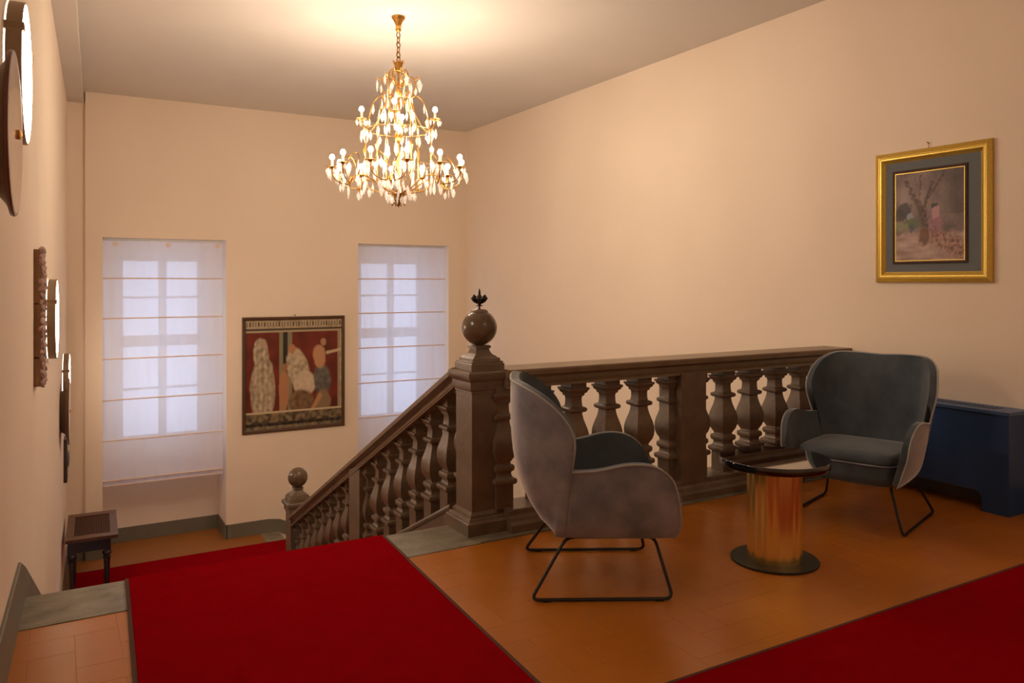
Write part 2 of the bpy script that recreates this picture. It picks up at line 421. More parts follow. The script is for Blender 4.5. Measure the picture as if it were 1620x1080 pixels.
# ------------------------------------------------------------------ windows and blinds
def window(n, WX, label):
    a, b = WX; z0, z1 = WZ; o = empty('window_%d' % n, ((a+b)/2, YN+.1, z0)); struct(o, label)
    O = Vector(o.location)
    def bx(name, x0, x1, y0, y1, c, d, mm, par=o, **k):
        q = MB(); q.box(x0-O.x, x1-O.x, y0-O.y, y1-O.y, c-O.z, d-O.z); return q.obj(name, mm, par, **k)
    f = MB()
    for x0, x1, c, d in ((a, a+.05, z0, z1), (b-.05, b, z0, z1), (a, b, z0, z0+.07), (a, b, z1-.06, z1)):
        f.box(x0-O.x, x1-O.x, -.04, .04, c-O.z, d-O.z)
    f.obj('window_frame', 'whitewood', o, bevel=.004)
    mid = (a+b)/2+.02
    for s0, s1 in ((a+.05, mid), (mid, b-.05)):
        f = MB()
        for x0, x1, c, d in ((s0, s0+.05, z0+.07, z1-.06), (s1-.05, s1, z0+.07, z1-.06), (s0, s1, z0+.07, z0+.14), (s0, s1, z1-.12, z1-.06), (s0, s1, .64, .79)):
            f.box(x0-O.x, x1-O.x, -.03, .03, c-O.z, d-O.z)
        f.obj('sash', 'whitewood', o, bevel=.004)
        for zc in (1.295, .08):
            bx('muntin', s0+.05, s1-.05, YN+.08, YN+.12, zc-.015, zc+.015, 'whitewood')
        for c, d in ((z0+.14, .065), (.095, .64), (.79, 1.28), (1.31, z1-.12)):
            bx('pane', s0+.05, s1-.05, YN+.098, YN+.102, c, d, 'glass')
    return o
window(1, W1X, 'white casement behind the full-length lit blind beside the bench')
window(2, W2X, 'white casement behind the blind nearer the tall newel')

def blind(xa_, xb_, yb, ztop, label, hooks, rings_, dx=0.0):
    o = empty('roman_blind', ((xa_+xb_)/2, yb, ztop)); tag(o, label, 'blind', None)
    O = Vector(o.location); W = xb_-xa_
    nx = 40
    def wave(u, z): return .006*sin(u*9+z*3)+.004*sin(u*23+z*1.3)
    def sheet(z0, z1, nz, off, bow):
        q = MB(); vs = []
        for k in range(nz+1):
            z = z0+(z1-z0)*k/nz
            for i in range(nx+1):
                u = i/nx
                vs.append((-W/2+W*u, off-bow*sin(pi*k/nz)+wave(u*3, z), z-O.z+dx*0))
        fs = [(k*(nx+1)+i, k*(nx+1)+i+1, (k+1)*(nx+1)+i+1, (k+1)*(nx+1)+i) for k in range(nz) for i in range(nx)]
        q.add(vs, fs); return q
    zs = rings_
    prev = ztop
    for z in zs:
        sheet(prev, z, 6, 0, .004).obj('fabric_panel', 'blind', o, smooth=True)
        q = MB(); q.tube([(-W/2-.002, -.008, z-O.z), (-W/4, -.010, z-O.z+.001), (W/4, -.010, z-O.z), (W/2+.002, -.008, z-O.z)], .0085, 6)
        q.obj('rod_pocket', 'rod', o, smooth=True)
        prev = z
    sheet(prev, prev-.50, 6, -.012, .012).obj('doubled_panel', 'blind2', o, smooth=True)
    q = MB(); q.box(-W/2, W/2, -.030, -.012, prev-.50-O.z, prev-.487-O.z); q.obj('hem_rod', 'rod', o, bevel=.003)
    sheet(prev-.45, prev-.56, 3, .012, .004).obj('hem_panel', 'blind2', o, smooth=True)
    q = MB(); q.box(-W/2, W/2, .004, .018, prev-.568-O.z, prev-.558-O.z); q.obj('hem_rod', 'rod', o, bevel=.003)
    q = MB(); q.box(-W/2, W/2, -.006, .03, .0-.004, .028); q.obj('head_rail', 'whitewood', o, bevel=.003)
    for h in hooks:
        q = MB(); q.lathe([(0.001, -.012), (.026, -.012), (.028, -.006), (.028, 0), (.001, 0)], 16)
        q.v = [(x+(h-.5)*W, z, y-.045) for x, y, z in q.v]
        q.obj('tension_disc', 'rod', o, smooth=True)
    q = MB(); q.tube([(W/2-.012, -.02, -.03), (W/2-.012, -.022, -2.5)], .0016, 5); q.obj('pull_cord', 'rod', o)
    return o
blind(N1[0]+.004, N1[1]-.035, YB+.07, NT-.032, 'sheer white roman blind on the window beside the bench', (.1, .53, .955), (1.545, 1.045, .54, .03, -.475))
blind(N2[0]+.012, N2[1]-.035, YB+.07, NT-.032, 'sheer white roman blind on the window behind the newel ball', (), (1.545, 1.045, .54, .03, -.475))

# ------------------------------------------------------------------ balustrades
BAL = [(.058, .13), (.058, .272), (.068, .276), (.075, .285), (.076, .298), (.072, .310), (.060, .314), (.052, .322), (.048, .338), (.050, .350),
       (.058, .355), (.063, .364), (.064, .380), (.060, .392), (.048, .397), (.044, .404), (.052, .420), (.063, .440), (.071, .468), (.0735, .495), (.072, .525),
       (.066, .555), (.057, .585), (.048, .615), (.042, .645), (.041, .662), (.052, .666), (.061, .672), (.064, .682), (.062, .692), (.053, .698), (.042, .702),
       (.039, .720), (.038, .755), (.042, .768), (.050, .772), (.052, .786), (.062, .792), (.068, .806), (.074, .812), (.075, .824), (.060, .826), (.060, .868)]
def baluster_mesh(slope, half=0):
    pr = [(h, z) for h, z in BAL]
    if slope:
        pr[0] = (pr[0][0], .12); pr[-1] = (pr[-1][0], .875)
        pr[0] = (.058, .118)
    q = MB(); q.square(pr, slope=slope)
    if slope:
        for i, (x, y, z) in enumerate(q.v):
            pass
    return q.mesh('baluster', 'stone', smooth=True, angle=38, bevel=0)
def rail_prof(z0):
    """coping cross-section (across, z) for a rail with its top at z0"""
    h = [(-.105, -.115), (-.095, -.100), (-.100, -.092), (-.085, -.080), (-.085, -.055), (-.098, -.046), (-.118, -.040), (-.130, -.036), (-.132, -.008), (-.126, 0)]
    return [(x, z0+z) for x, z in h]+[(-x, z0+z) for x, z in h[::-1]]
def plinth_prof():
    h = [(-.150, 0), (-.150, .050), (-.142, .060), (-.128, .066), (-.122, .085), (-.112, .100), (-.110, .128), (-.104, .135)]
    return h+[(-x, z) for x, z in h[::-1]]

bal = empty('balustrade', (3.85, 4.20, 0)); tag(bal, 'level brown stone balustrade behind the chairs with ball-topped newel', 'balustrade')
bo = Vector(bal.location)
def hsweep(prof, x0, x1, name, mm, par, o, yc):
    q = MB(); q.prism([(yc+a-o.y, z-o.z) for a, z in prof], 0, x0-o.x, x1-o.x)
    return q.obj(name, mm, par)
YC = 4.175
hsweep(rail_prof(.975), 2.33, XR, 'coping', 'coping', bal, bo, YC)
hsweep(plinth_prof(), 2.33, XR, 'plinth', 'stone', bal, bo, YC)
bm0 = baluster_mesh(0)
for x in [2.335, 2.605, 2.875, 3.145, 3.415, 3.685, 3.925, 4.195, 4.465, 4.735, 5.005, 5.275]:
    link('baluster', bm0, bal, (x-bo.x, YC-bo.y, 0))
m = MB(); m.square([(.115, .12), (.115, .87)], c=(3.805-bo.x, YC-bo.y)); m.obj('pier', 'stone', bal, bevel=.004)
m = MB(); m.square([(.07, .12), (.07, .87)], c=(5.42-bo.x, YC-bo.y)); m.obj('end_pier', 'stone', bal, bevel=.004)

def newel(par, c, iron):
    pc = empty('newel_post', c); pc.parent = par; pc.location = Vector(c)-Vector(par.location)
    n = MB(); n.square([(.155, 0.0), (.155, .075), (.150, .082), (.140, .086), (.136, .098), (.124, .104), (.124, .116), (.112, .128), (.106, .134),
                        (.106, .835), (.112, .838), (.112, .850), (.120, .856), (.124, .872), (.124, .905), (.130, .912), (.140, .924), (.144, .940), (.144, .958), (.136, .966), (.110, .968)])
    n.obj('shaft', 'stone', pc, smooth=True, angle=30)
    n = MB(); n.square([(.112, .962), (.112, 1.008), (.106, 1.012), (.106, 1.022), (.094, 1.026), (.092, 1.040), (.080, 1.046), (.074, 1.052), (.058, 1.062),
                        (.048, 1.078), (.044, 1.092), (.044, 1.098), (.052, 1.100), (.052, 1.112), (.046, 1.116)])
    n.obj('stepped_cap', 'stone', pc, smooth=True, angle=30)
    n = MB(); n.lathe([(.108*sin(a), 1.222-.108*cos(a)) for a in [max(.02, pi*i/24) for i in range(24)]+[pi-.02]], 40)
    n.obj('ball_finial', 'ball', pc, smooth=True, angle=80)
    if iron:
        n = MB(); n.lathe([(.055, 1.316), (.052, 1.324), (.040, 1.333), (.020, 1.335), (.008, 1.334), (.001, 1.335)], 20)
        n.obj('ball_collar', 'stone', pc, smooth=True)
        fi = MB(); fi.lathe([(.006, 1.31), (.006, 1.352), (.022, 1.354), (.022, 1.358), (.008, 1.360), (.014, 1.372), (.026, 1.386), (.028, 1.398), (.012, 1.402), (.006, 1.415), (.008, 1.428), (.006, 1.446), (.001, 1.462)], 12)
        f = fi.obj('iron_finial', 'iron', pc, smooth=True)
        for k in range(6):
            a = k*pi/3; q = MB()
            pts = [(cos(a)*r, sin(a)*r, z) for r, z in ((.012, 1.372), (.030, 1.388), (.042, 1.402), (.036, 1.414), (.022, 1.408))]
            q.tube(pts, [.007, .015, .017, .012, .005], 6); q.obj('petal', 'iron', pc, smooth=True)
    return pc
newel(bal, (2.228, 4.245, 0), True)

SL = .4735
sb = empty('balustrade', (2.27, 6.5, ZL)); tag(sb, 'sloping brown stone balustrade beside the stairs ending in the lower ball newel', 'balustrade')
so = Vector(sb.location)
def cx(y): return 2.222+.0205*(y-4.245)
def dz(y): return -SL*(y-4.41)
def ssweep(prof, y0, y1, name, mm, zadd):
    q = MB(); rings = []
    for y in (y0, y1):
        rings.append([(cx(y)+a-so.x, y-so.y, z+dz(y)+zadd-so.z) for a, z in prof])
    q.loft(rings); return q.obj(name, mm, sb)
ssweep(rail_prof(.950), 4.36, 8.68, 'coping', 'coping', 0)
ssweep([(-.125, -.40), (-.125, .075), (-.135, .085), (-.140, .10), (-.135, .115), (-.115, .122), (.115, .122), (.14, .10), (.125, .07), (.125, -.40)], 4.38, 8.68, 'string', 'stone', 0)
bms = baluster_mesh(SL)
ys = [4.37+.2714*k for k in range(8)]+[6.545+.264*k for k in range(9)]
for y in ys:
    link('baluster', bms, sb, (cx(y)-so.x, y-so.y, dz(y)-.022-so.z))
m = MB(); m.square([(.10, .02), (.10, .88)], slope=SL); 
for i, v in enumerate(m.v): m.v[i] = (v[0]+cx(6.41)-so.x, v[1]*1.35+6.41-so.y, v[2]+dz(6.41)-so.z)
m.obj('pier', 'stone', sb, bevel=.003)
newel(sb, (2.315, 8.77, ZL), False)

# ------------------------------------------------------------------ armchairs
T_ = [(-.412, 0, 1.005), (-.402, .17, 1.012), (-.362, .30, 1.005), (-.268, .375, .955), (-.175, .405, .87), (-.125, .408, .765), (-.135, .370, .612),
      (-.02, .385, .622), (.13, .400, .652), (.25, .398, .640), (.335, .388, .575), (.372, .375, .46)]
B_ = [(-.205, 0, .285), (-.205, .11, .285), (-.205, .19, .285), (-.205, .235, .285), (-.207, .262, .285), (-.205, .282, .285), (-.165, .298, .285),
      (-.03, .312, .285), (.12, .32, .285), (.25, .322, .285), (.325, .320, .285), (.352, .315, .285)]
BULG = [(-.100, 0), (-.095, .012), (-.080, .025), (-.045, .022), (-.018, .016), (-.004, .013), (.002, .013), (.0, .02), (.0, .022), (.0, .02), (.010, .014), (.022, .008)]
def shell_grid(i0, i1, side, nh=12, ns=5):
    Tt = crom(T_[i0:i1+1], ns); Bb = crom(B_[i0:i1+1], ns); Gg = crom([(a, b, 0) for a, b in BULG[i0:i1+1]], ns)
    if side == 0:
        mir = lambda L: [Vector((p.x, -p.y, p.z)) for p in L[:0:-1]]+L
        Tt, Bb, Gg = mir(Tt), mir(Bb), mir(Gg)
    elif side < 0:
        Tt, Bb, Gg = [[Vector((p.x, -p.y, p.z)) for p in L] for L in (Tt, Bb, Gg)]
    vs = []
    for k in range(nh+1):
        h = k/nh
        for t, b, g in zip(Tt, Bb, Gg):
            p = b.lerp(t, h)+g*(sin(pi*h**.66) if h < 1 else 0)
            vs.append(p)
    n = len(Tt)
    fs = [(k*n+i, k*n+i+1, (k+1)*n+i+1, (k+1)*n+i) for k in range(nh) for i in range(n-1)]
    return vs, fs, Tt
def superell(cxx, cyy, a, b, z, p=4.0, n=40, tx=0):
    out = []
    for i in range(n):
        t = 2*pi*i/n; c, s = cos(t), sin(t)
        out.append((cxx+a*math.copysign(abs(c)**(2/p), c), cyy+b*math.copysign(abs(s)**(2/p), s)*(1-tx*0), z))
    return out
def thick(name, vs, fs, mm, par, inner, t):
    """outer skin + inner skin offset towards the sitter, rounded by subdivision"""
    me = bpy.data.meshes.new(name); me.from_pydata([tuple(v) for v in vs], [], fs); me.update()
    me.materials.append(M[mm]); me.materials.append(M[inner])
    o = link(name, me, par)
    bm = bmesh.new(); bm.from_mesh(me)
    bmesh.ops.recalc_face_normals(bm, faces=bm.faces); bm.normal_update()
    f = bm.faces[len(bm.faces)//2] if hasattr(bm.faces, 'ensure_lookup_table') and not bm.faces.ensure_lookup_table() else None
    c = f.calc_center_median(); 
    want = Vector((c.x-.05, c.y*1.0, 0))
    if f.normal.dot(want) < 0: bmesh.ops.reverse_faces(bm, faces=bm.faces)
    bm.to_mesh(me); bm.free()
    sm = o.modifiers.new('thickness', 'SOLIDIFY'); sm.thickness = t; sm.offset = -1; sm.use_rim = True
    sm.use_even_offset = False; sm.material_offset = 1; sm.material_offset_rim = 1
    ss = o.modifiers.new('round', 'BEVEL'); ss.width = .011; ss.segments = 3; ss.limit_method = 'ANGLE'; ss.angle_limit = radians(50)
    me.polygons.foreach_set('use_smooth', [True]*len(me.polygons))
    return o
def make_chair():
    o = empty('armchair')
    vs, fs, T = shell_grid(0, 6, 0)
    b = thick('backrest', vs, fs, 'velvet_out', o, 'velvet', .044)
    q = MB(); q.tube([Vector((p.x, p.y, p.z-.001)) for p in T], .0052, 6); q.obj('piping', 'piping', b, smooth=True)
    for s in (-1, 1):
        vs, fs, T = shell_grid(6, 11, s)
        a = thick('armrest', vs, fs, 'velvet_out', o, 'velvet', .038)
        edge = [Vector((p.x, p.y, p.z-.001)) for p in T]
        n = len(T); front = [vs[k*n+n-1] for k in range(12, -1, -1)]
        edge += [Vector((p.x-.001, p.y, p.z)) for p in front[1:]]
        q = MB(); q.tube(edge, .0052, 6); q.obj('piping', 'piping', a, smooth=True)
    # seat base and cushion
    q = MB(); rings = []
    for z, d in ((.272, .05), (.274, .02), (.285, .005), (.33, 0), (.40, .0), (.41, .02)):
        rings.append(superell(.085, 0, .268-d, .300-d*.8, z, 6))
    q.loft(rings); q.obj('seat_base', 'velvet', o, smooth=True, angle=60)
    q = MB(); rings = []
    for z, d in ((.395, .05), (.396, .02), (.405, .004), (.425, 0), (.448, .004), (.462, .02), (.470, .06), (.476, .12), (.479, .2)):
        rings.append(superell(.075, 0, .288-d, .300-d, z, 6))
    q.loft(rings); q.obj('seat_cushion', 'velvet', o, smooth=True, angle=70)
    q = MB(); q.tube([Vector(p) for p in superell(.075, 0, .290, .302, .400, 6)], .004, 6, closed=True); q.obj('cushion_piping', 'velvet_out', o, smooth=True)
    for s in (-1, 1):
        def rc(pts, r=.04, n=5):
            out = []; P = [Vector(p) for p in pts]; m_ = len(P)
            for i in range(m_):
                a, b_, c_ = P[i-1], P[i], P[(i+1) % m_]
                u = b_+(a-b_).normalized()*r; v = b_+(c_-b_).normalized()*r
                for k in range(n+1):
                    t = k/n; out.append((u*(1-t)**2+b_*2*t*(1-t)+v*t*t))
            return out
        pts = rc([(-.15, s*.255, .274), (-.325, s*.345, .010), (.345, s*.345, .010), (.275, s*.255, .274)])
        q = MB(); q.tube(pts, .0085, 8, closed=True); q.obj('sled_leg', 'black', o, smooth=True)
        for x in (-.25, .28):
            q = MB(); q.box(x-.02, x+.02, s*.345-.007, s*.345+.007, 0, .006); q.obj('glide', 'black', o, bevel=.002)
    for x in (-.10, .23):
        q = MB(); q.tube([(x, -.255, .274), (x, .255, .274)], .0075, 8); q.obj('cross_bar', 'black', o, smooth=True)
    return o
ch = make_chair()
ch.location = (2.366, 3.28, 0.001); ch.rotation_euler = (0, 0, radians(-28.5))
tag(ch, 'grey velvet wing armchair seen side-on between red runner and round table', 'armchair', 'velvet armchairs at the round table')
c2 = copy_tree(ch); c2.location = (4.50, 3.258, 0.001); c2.rotation_euler = (0, 0, radians(198))
tag(c2, 'grey velvet wing armchair facing out in front of the blue radiator cover', 'armchair', 'velvet armchairs at the round table')

# ------------------------------------------------------------------ round table
t = empty('side_table', (3.35, 2.955, 0)); tag(t, 'round black gloss side table on a fluted brass drum between the armchairs', 'table')
m = MB(); m.lathe([(.001, 0), (.226, 0), (.229, .002), (.229, .010), (.226, .013), (.001, .013)], 72); m.obj('base_plate', 'blackbase', t, smooth=True, angle=30)
rings = []
for z in (.013, .1, .3, .5, .515):
    rings.append([((.1375+.006*abs(cos(i/160*2*pi*7)) )*cos(2*pi*i/160), (.1375+.006*abs(cos(i/160*2*pi*7)))*sin(2*pi*i/160), z) for i in range(160)])
m = MB(); m.loft(rings); m.obj('fluted_column', 'brass', t, smooth=True, angle=50)
m = MB(); m.lathe([(.001, .515), (.284, .515), (.288, .518), (.289, .522), (.289, .549), (.287, .554), (.284, .556), (.001, .556)], 96); m.obj('table_top', 'lacquer', t, smooth=True, angle=30)

# ------------------------------------------------------------------ radiator cover
rc_ = empty('radiator_cover', (5.35, 3.25, 0)); tag(rc_, 'dark blue metal radiator cover against the side wall behind an armchair', 'radiator cover')
R = Vector(rc_.location)
XF, YA, YE = 5.24, 2.735, 3.82
m = MB()   # front panel with the arched cutout
poly = [(YA, 0), (YA+.17, 0), (YA+.17, .085)]
for k in range(7):
    a = k/6*pi/2; poly.append((YA+.17+.05*(1-cos(a)), .085+.045*sin(a)))
for k in range(7):
    a = k/6*pi/2; poly.append((YE-.17-.05*(1-sin(a)), .085+.045*cos(a)))
poly += [(YE-.17, 0), (YE, 0), (YE, .645), (YA, .645)]
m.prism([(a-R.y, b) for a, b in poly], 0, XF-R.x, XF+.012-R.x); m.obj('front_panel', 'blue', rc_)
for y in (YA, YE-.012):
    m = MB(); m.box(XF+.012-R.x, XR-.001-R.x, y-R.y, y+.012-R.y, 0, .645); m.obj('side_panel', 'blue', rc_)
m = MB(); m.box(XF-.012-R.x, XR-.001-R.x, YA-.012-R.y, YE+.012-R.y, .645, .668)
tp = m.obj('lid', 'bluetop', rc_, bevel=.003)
for k in range(28):
    y = YA+.12+k*.031
    m = MB(); m.box(XF+.06-R.x, XR-.06-R.x, y-R.y, y+.014-R.y, .668, .6705); m.obj('grille_slat', 'blue', tp, bevel=.0006, seg=1)
m = MB(); m.box(XF+.06-R.x, XR-.05-R.x, YA+.25-R.y, YE-.25-R.y, .12, .6); m.obj('radiator_body', 'dark', rc_)

# ------------------------------------------------------------------ pictures
def lerp3(a, b, t): return tuple(x+(y-x)*t for x, y in zip(a, b))
def srgb(h):
    v = [int(h[i:i+2], 16)/255 for i in (0, 2, 4)]; return tuple(((x+.055)/1.055)**2.4 if x > .04 else x/12.92 for x in v)
def paint_mesh(name, W, H, nx, nz, fn, mm, P):
    """flat print: P(u,v)->3D; colour per vertex from fn(u,v), v up"""
    me = bpy.data.meshes.new(name)
    vs = [P(i/nx, j/nz) for j in range(nz+1) for i in range(nx+1)]
    fs = [(j*(nx+1)+i, j*(nx+1)+i+1, (j+1)*(nx+1)+i+1, (j+1)*(nx+1)+i) for j in range(nz) for i in range(nx)]
    me.from_pydata(vs, [], fs); me.update()
    ca = me.color_attributes.new('print', 'FLOAT_COLOR', 'POINT')
    buf = []
    for j in range(nz+1):
        for i in range(nx+1): buf += [*fn(i/nx, j/nz), 1]
    ca.data.foreach_set('color', buf); me.materials.append(M[mm]); return me
def nz_(u, v, s, o=0): return noise.noise(Vector((u*s+o, v*s, o*3.1)))
def ell(u, v, a, b, ra, rb, rot=0, soft=.25):
    du, dv = u-a, v-b; c, s = cos(rot), sin(rot); x = (du*c+dv*s)/ra; y = (-du*s+dv*c)/rb
    d = sqrt(x*x+y*y); return max(0, min(1, (1-d)/soft))
def seg(u, v, p, q, w_):
    px, py = q[0]-p[0], q[1]-p[1]; tt = max(0, min(1, ((u-p[0])*px+(v-p[1])*py)/(px*px+py*py)))
    d = hypot(u-p[0]-tt*px, v-p[1]-tt*py); return max(0, min(1, (w_-d)/(w_*.5)))
# garden scene on the side wall
def garden(u, v):
    d = nz_(u, v, 9, 1); e = nz_(u*1, v*1, 26, 2); g = nz_(u, v, 30, 5)*.6
    u2, v2 = u+.035*e, v+.03*d+.02*e
    c = lerp3(srgb('6f5f5c'), srgb('9a8580'), .5+.8*nz_(u, v, 5, 3)+.3*e)
    if u > .55: c = lerp3(c, srgb('3d3330'), min(1, (u-.55)*3)*(.7 if v > .5 else .4))
    c = lerp3(c, srgb('b0a19c'), .6*ell(u2, v2, .13, .66, .15, .2, 0, .8))
    for p in ((.13, .58, .12, .10), (.06, .52, .1, .08)): c = lerp3(c, srgb('3a3536'), .85*ell(u2, v2, *p))
    c = lerp3(c, srgb('9db0c0'), .7*ell(u2, v2, .22, .50, .06, .04))
    c = lerp3(c, srgb('5d6a45'), .85*ell(u2, v2, .25, .42, .14, .07)); c = lerp3(c, srgb('8b9a68'), .6*ell(u2, v2, .08, .39, .12, .05))
    c = lerp3(c, srgb('4c5560'), .8*ell(u2, v2, .25, .37, .05, .06))
    if v2 < .33-.0*u:                     # pale path
        pth = lerp3(srgb('9d8178'), srgb('c2a79c'), .5+.9*nz_(u*.5, v*2.4, 10, 7)+.3*g)
        c = lerp3(c, pth, min(1, (.33-v2)*22))
    c = lerp3(c, srgb('b59a92'), .6*seg(u2, v2, (.2, .30), (.95, .02), .035))
    for p, q, w_ in (((.44, .38), (.36, .60), .06), ((.36, .60), (.15, .90), .03), ((.40, .55), (.55, .88), .025), ((.42, .6), (.7, .95), .02), ((.36, .6), (.38, .95), .016), ((.46, .36), (.42, .55), .07)):
        c = lerp3(c, lerp3(srgb('4a3834'), srgb('6d5650'), .5+e), .9*seg(u2, v2, p, q, w_))
    for k in range(9):
        a, b = .52+.1*math.sin(k*2.1), .5-.055*k
    c = lerp3(c, lerp3(srgb('b0808a'), srgb('8a5f66'), .5+g), .95*ell(u2, v2, .60, .38, .115, .24, .05, .35))
    c = lerp3(c, srgb('c79aa0'), .7*ell(u2, v2, .60, .53, .07, .08)); c = lerp3(c, srgb('32303a'), .9*ell(u2, v2, .585, .615, .05, .028))
    c = lerp3(c, srgb('9a7a52'), .8*ell(u2, v2, .50, .63, .03, .02))
    if v < .4 and u > .32:
        q = ell(u2, v2, .82-.35*(v-.1), .17, .42, .17, -.4, .5); c = lerp3(c, lerp3(srgb('6b3f30'), srgb('b98f80'), max(0, min(1, .5+1.6*g+.9*e))), .85*q)
    c = lerp3(c, lerp3(srgb('8a5a34'), srgb('4d3826'), .5+g), .9*ell(u2, v2, .43, .27, .085, .12))
    if g > .9: c = lerp3(c, srgb('c8aa9a'), .35)
    return tuple(max(0, min(1, x))*.85 for x in c)
gp = empty('framed_painting', (XR, 3.385, 1.5)); tag(gp, 'small garden painting in a wide gold frame with slate mount on the side wall', 'picture')
G = Vector(gp.location)
YL, YRr, ZT, ZBo = 3.82, 2.95, 2.472, 1.497        # left edge is the larger y
def frame4(par, name, mm, ya, yb, za, zb, wd, prof, xw):
    """four mitred mouldings on an x=const wall; prof: list (inward distance 0..wd, projection)"""
    out = []
    cor = [(ya, zb), (yb, zb), (yb, za), (ya, za)]; inn = [(1, -1), (-1, -1), (-1, 1), (1, 1)]
    for k in range(4):
        q = MB(); rings = []
        for kk in (k, (k+1) % 4):
            c = cor[kk]; s_ = inn[kk]
            rings.append([(xw-pr-G.x if par is gp else xw-pr, c[0]+s_[0]*d, c[1]+s_[1]*d) for d, pr in prof])
        q.loft(rings); out.append(q.obj(name, mm, par))
    return out
# local coords: y -> y-G.y, z -> z-G.z
pf = [(0, .0), (0, .020), (.006, .030), (.016, .034), (.018, .031), (.028, .035), (.030, .032), (.040, .034), (.042, .030), (.052, .030), (.066, .020), (.074, .014), (.078, .012), (.078, 0)]
frame4(gp, 'frame_side', 'gold', YRr-G.y, YL-G.y, ZBo-G.z, ZT-G.z, .07, pf, G.x)
m = MB(); m.box(-.010, -.001, YRr+.07-G.y, YL-.07-G.y, ZBo+.07-G.z, ZT-.07-G.z); m.obj('mount', 'mount', gp)
iy0, iy1, iz0, iz1 = YRr+.168-G.y, YL-.137-G.y, ZBo+.137-G.z, ZT-.142-G.z
frame4(gp, 'inner_frame', 'umber', iy0, iy1, iz0, iz1, .02, [(0, .008), (0, .016), (.010, .020), (.020, .016), (.020, .008)], G.x)
frame4(gp, 'gilt_slip', 'gold', iy0+.0205, iy1-.0205, iz0+.0205, iz1-.0205, .02, [(0, .008), (0, .015), (.005, .015), (.005, .008)], G.x)
ia, ib, ic, idd = iy1-.026, iy0+.026, iz0+.026, iz1-.026
me = paint_mesh('painting', 0, 0, 110, 140, garden, 'print2', lambda u, v: (-.0125, ia+(ib-ia)*u, ic+(idd-ic)*v))
link('painting', me, gp)
m = MB(); m.tube([(0, .02, ZT-G.z+.035), (-.03, .02, ZT-G.z+.04)], .004, 6); m.tube([(-.01, .02, ZT-G.z+.04), (-.01, .02, ZT-G.z-.01)], .0022, 5); m.obj('hanging_nail', 'nail', gp)

# red figure picture on the window wall: plain stand-in in the same colours
def redpic(u, v):
    d = nz_(u, v, 8, 11); e = nz_(u, v, 24, 12); g = nz_(u, v*1.0, 32, 15)*.6
    u2, v2 = u+.012*d+.006*e, v+.012*d
    red = lerp3(srgb('5c1d10'), srgb('782a15'), .5+d)
    c = red
    cream = lerp3(srgb('8b7960'), srgb('d0bda0'), max(0, min(1, .6+.8*g+.4*e)))
    grey = lerp3(srgb('4c4a46'), srgb('7b756b'), .5+g)
    if u > .965 or u < .0: c = cream
    if .955 < u < .985: c = lerp3(red, srgb('a89a7a'), .8)
    if .335 < u < .47: c = lerp3(srgb('8a8366'), srgb('2c2620'), 1 if .375 < u < .425 else 0)
    # pale draped upright shapes
    drap = lambda f: lerp3(cream, srgb('5d5142'), .35*(.5+.5*sin((u+.03*d)*120)))
    for a, b, ra, rb, ro in ((.17, .36, .135, .33, -.02), (.155, .68, .085, .17, .1)):
        c = lerp3(c, drap(0), ell(u2, v2, a, b, ra, rb, ro, .12))
    c = lerp3(c, srgb('b39a7d'), ell(u2, v2, .17, .79, .04, .045, 0, .3))
    c = lerp3(c, cream, ell(u2, v2, .53, .54, .12, .22, .25, .12)); c = lerp3(c, srgb('b9805c'), ell(u2, v2, .47, .73, .04, .055, 0, .3))
    c = lerp3(c, lerp3(cream, srgb('d9c9b0'), .5), ell(u2, v2, .60, .40, .13, .13, -.5, .15))
    c = lerp3(c, lerp3(srgb('8b6a4a'), srgb('6a5038'), .5+e), ell(u2, v2, .57, .24, .14, .12, 0, .2))
    c = lerp3(c, srgb('b4805a'), ell(u2, v2, .385, .33, .055, .22, 0, .15)); c = lerp3(c, srgb('a5714e'), ell(u2, v2, .39, .56, .035, .04, 0, .3))
    c = lerp3(c, grey, ell(u2, v2, .79, .42, .10, .17, .1, .15)); c = lerp3(c, srgb('8a7252'), ell(u2, v2, .80, .22, .09, .13, 0, .2))
    c = lerp3(c, srgb('c0906a'), ell(u2, v2, .76, .65, .07, .12, .2, .2)); c = lerp3(c, srgb('b38a64'), ell(u2, v2, .80, .78, .035, .045, 0, .3))
    c = lerp3(c, srgb('c9b690'), seg(u2, v2, (.84, .68), (.98, .705), .018)); c = lerp3(c, srgb('b88a60'), seg(u2, v2, (.77, .28), (.67, .13), .03))
    if v > .925:                        # border band with little uprights
        k = (u*34) % 1; c = srgb('3c2f22') if (.3 < k < .6 and .94 < v < .985) else srgb('b6a384')
        c = lerp3(c, srgb('5a4630'), max(0, g))
    elif v > .905: c = srgb('4a3a2a')
    elif v > .89: c = srgb('b0a080')
    if v < .155: c = lerp3(srgb('8d7a5a'), srgb('40362a'), max(0, min(1, .45+1.2*e+.5*g)))
    if v < .06: c = lerp3(srgb('241d18'), srgb('8f8064'), max(0, min(1, (v < .025)*.7+g)))
    if .145 < v < .16: c = srgb('cbb896')
    return tuple(max(0, min(1, x))*.95 for x in c)
PX0, PX1, PZ0, PZ1 = 2.125, 3.53, -.54, 1.025
rp = empty('framed_picture', ((PX0+PX1)/2, YB, PZ0)); tag(rp, 'large red picture of pale draped shapes in a thin walnut frame between the windows', 'picture')
A = Vector(rp.location)
pf2 = [(0, 0), (0, .022), (.008, .030), (.022, .030), (.030, .024), (.034, .026), (.046, .020), (.048, 0)]
cor = [(PX0-A.x, PZ1-A.z), (PX1-A.x, PZ1-A.z), (PX1-A.x, 0), (PX0-A.x, 0)]; inn = [(1, -1), (-1, -1), (-1, 1), (1, 1)]
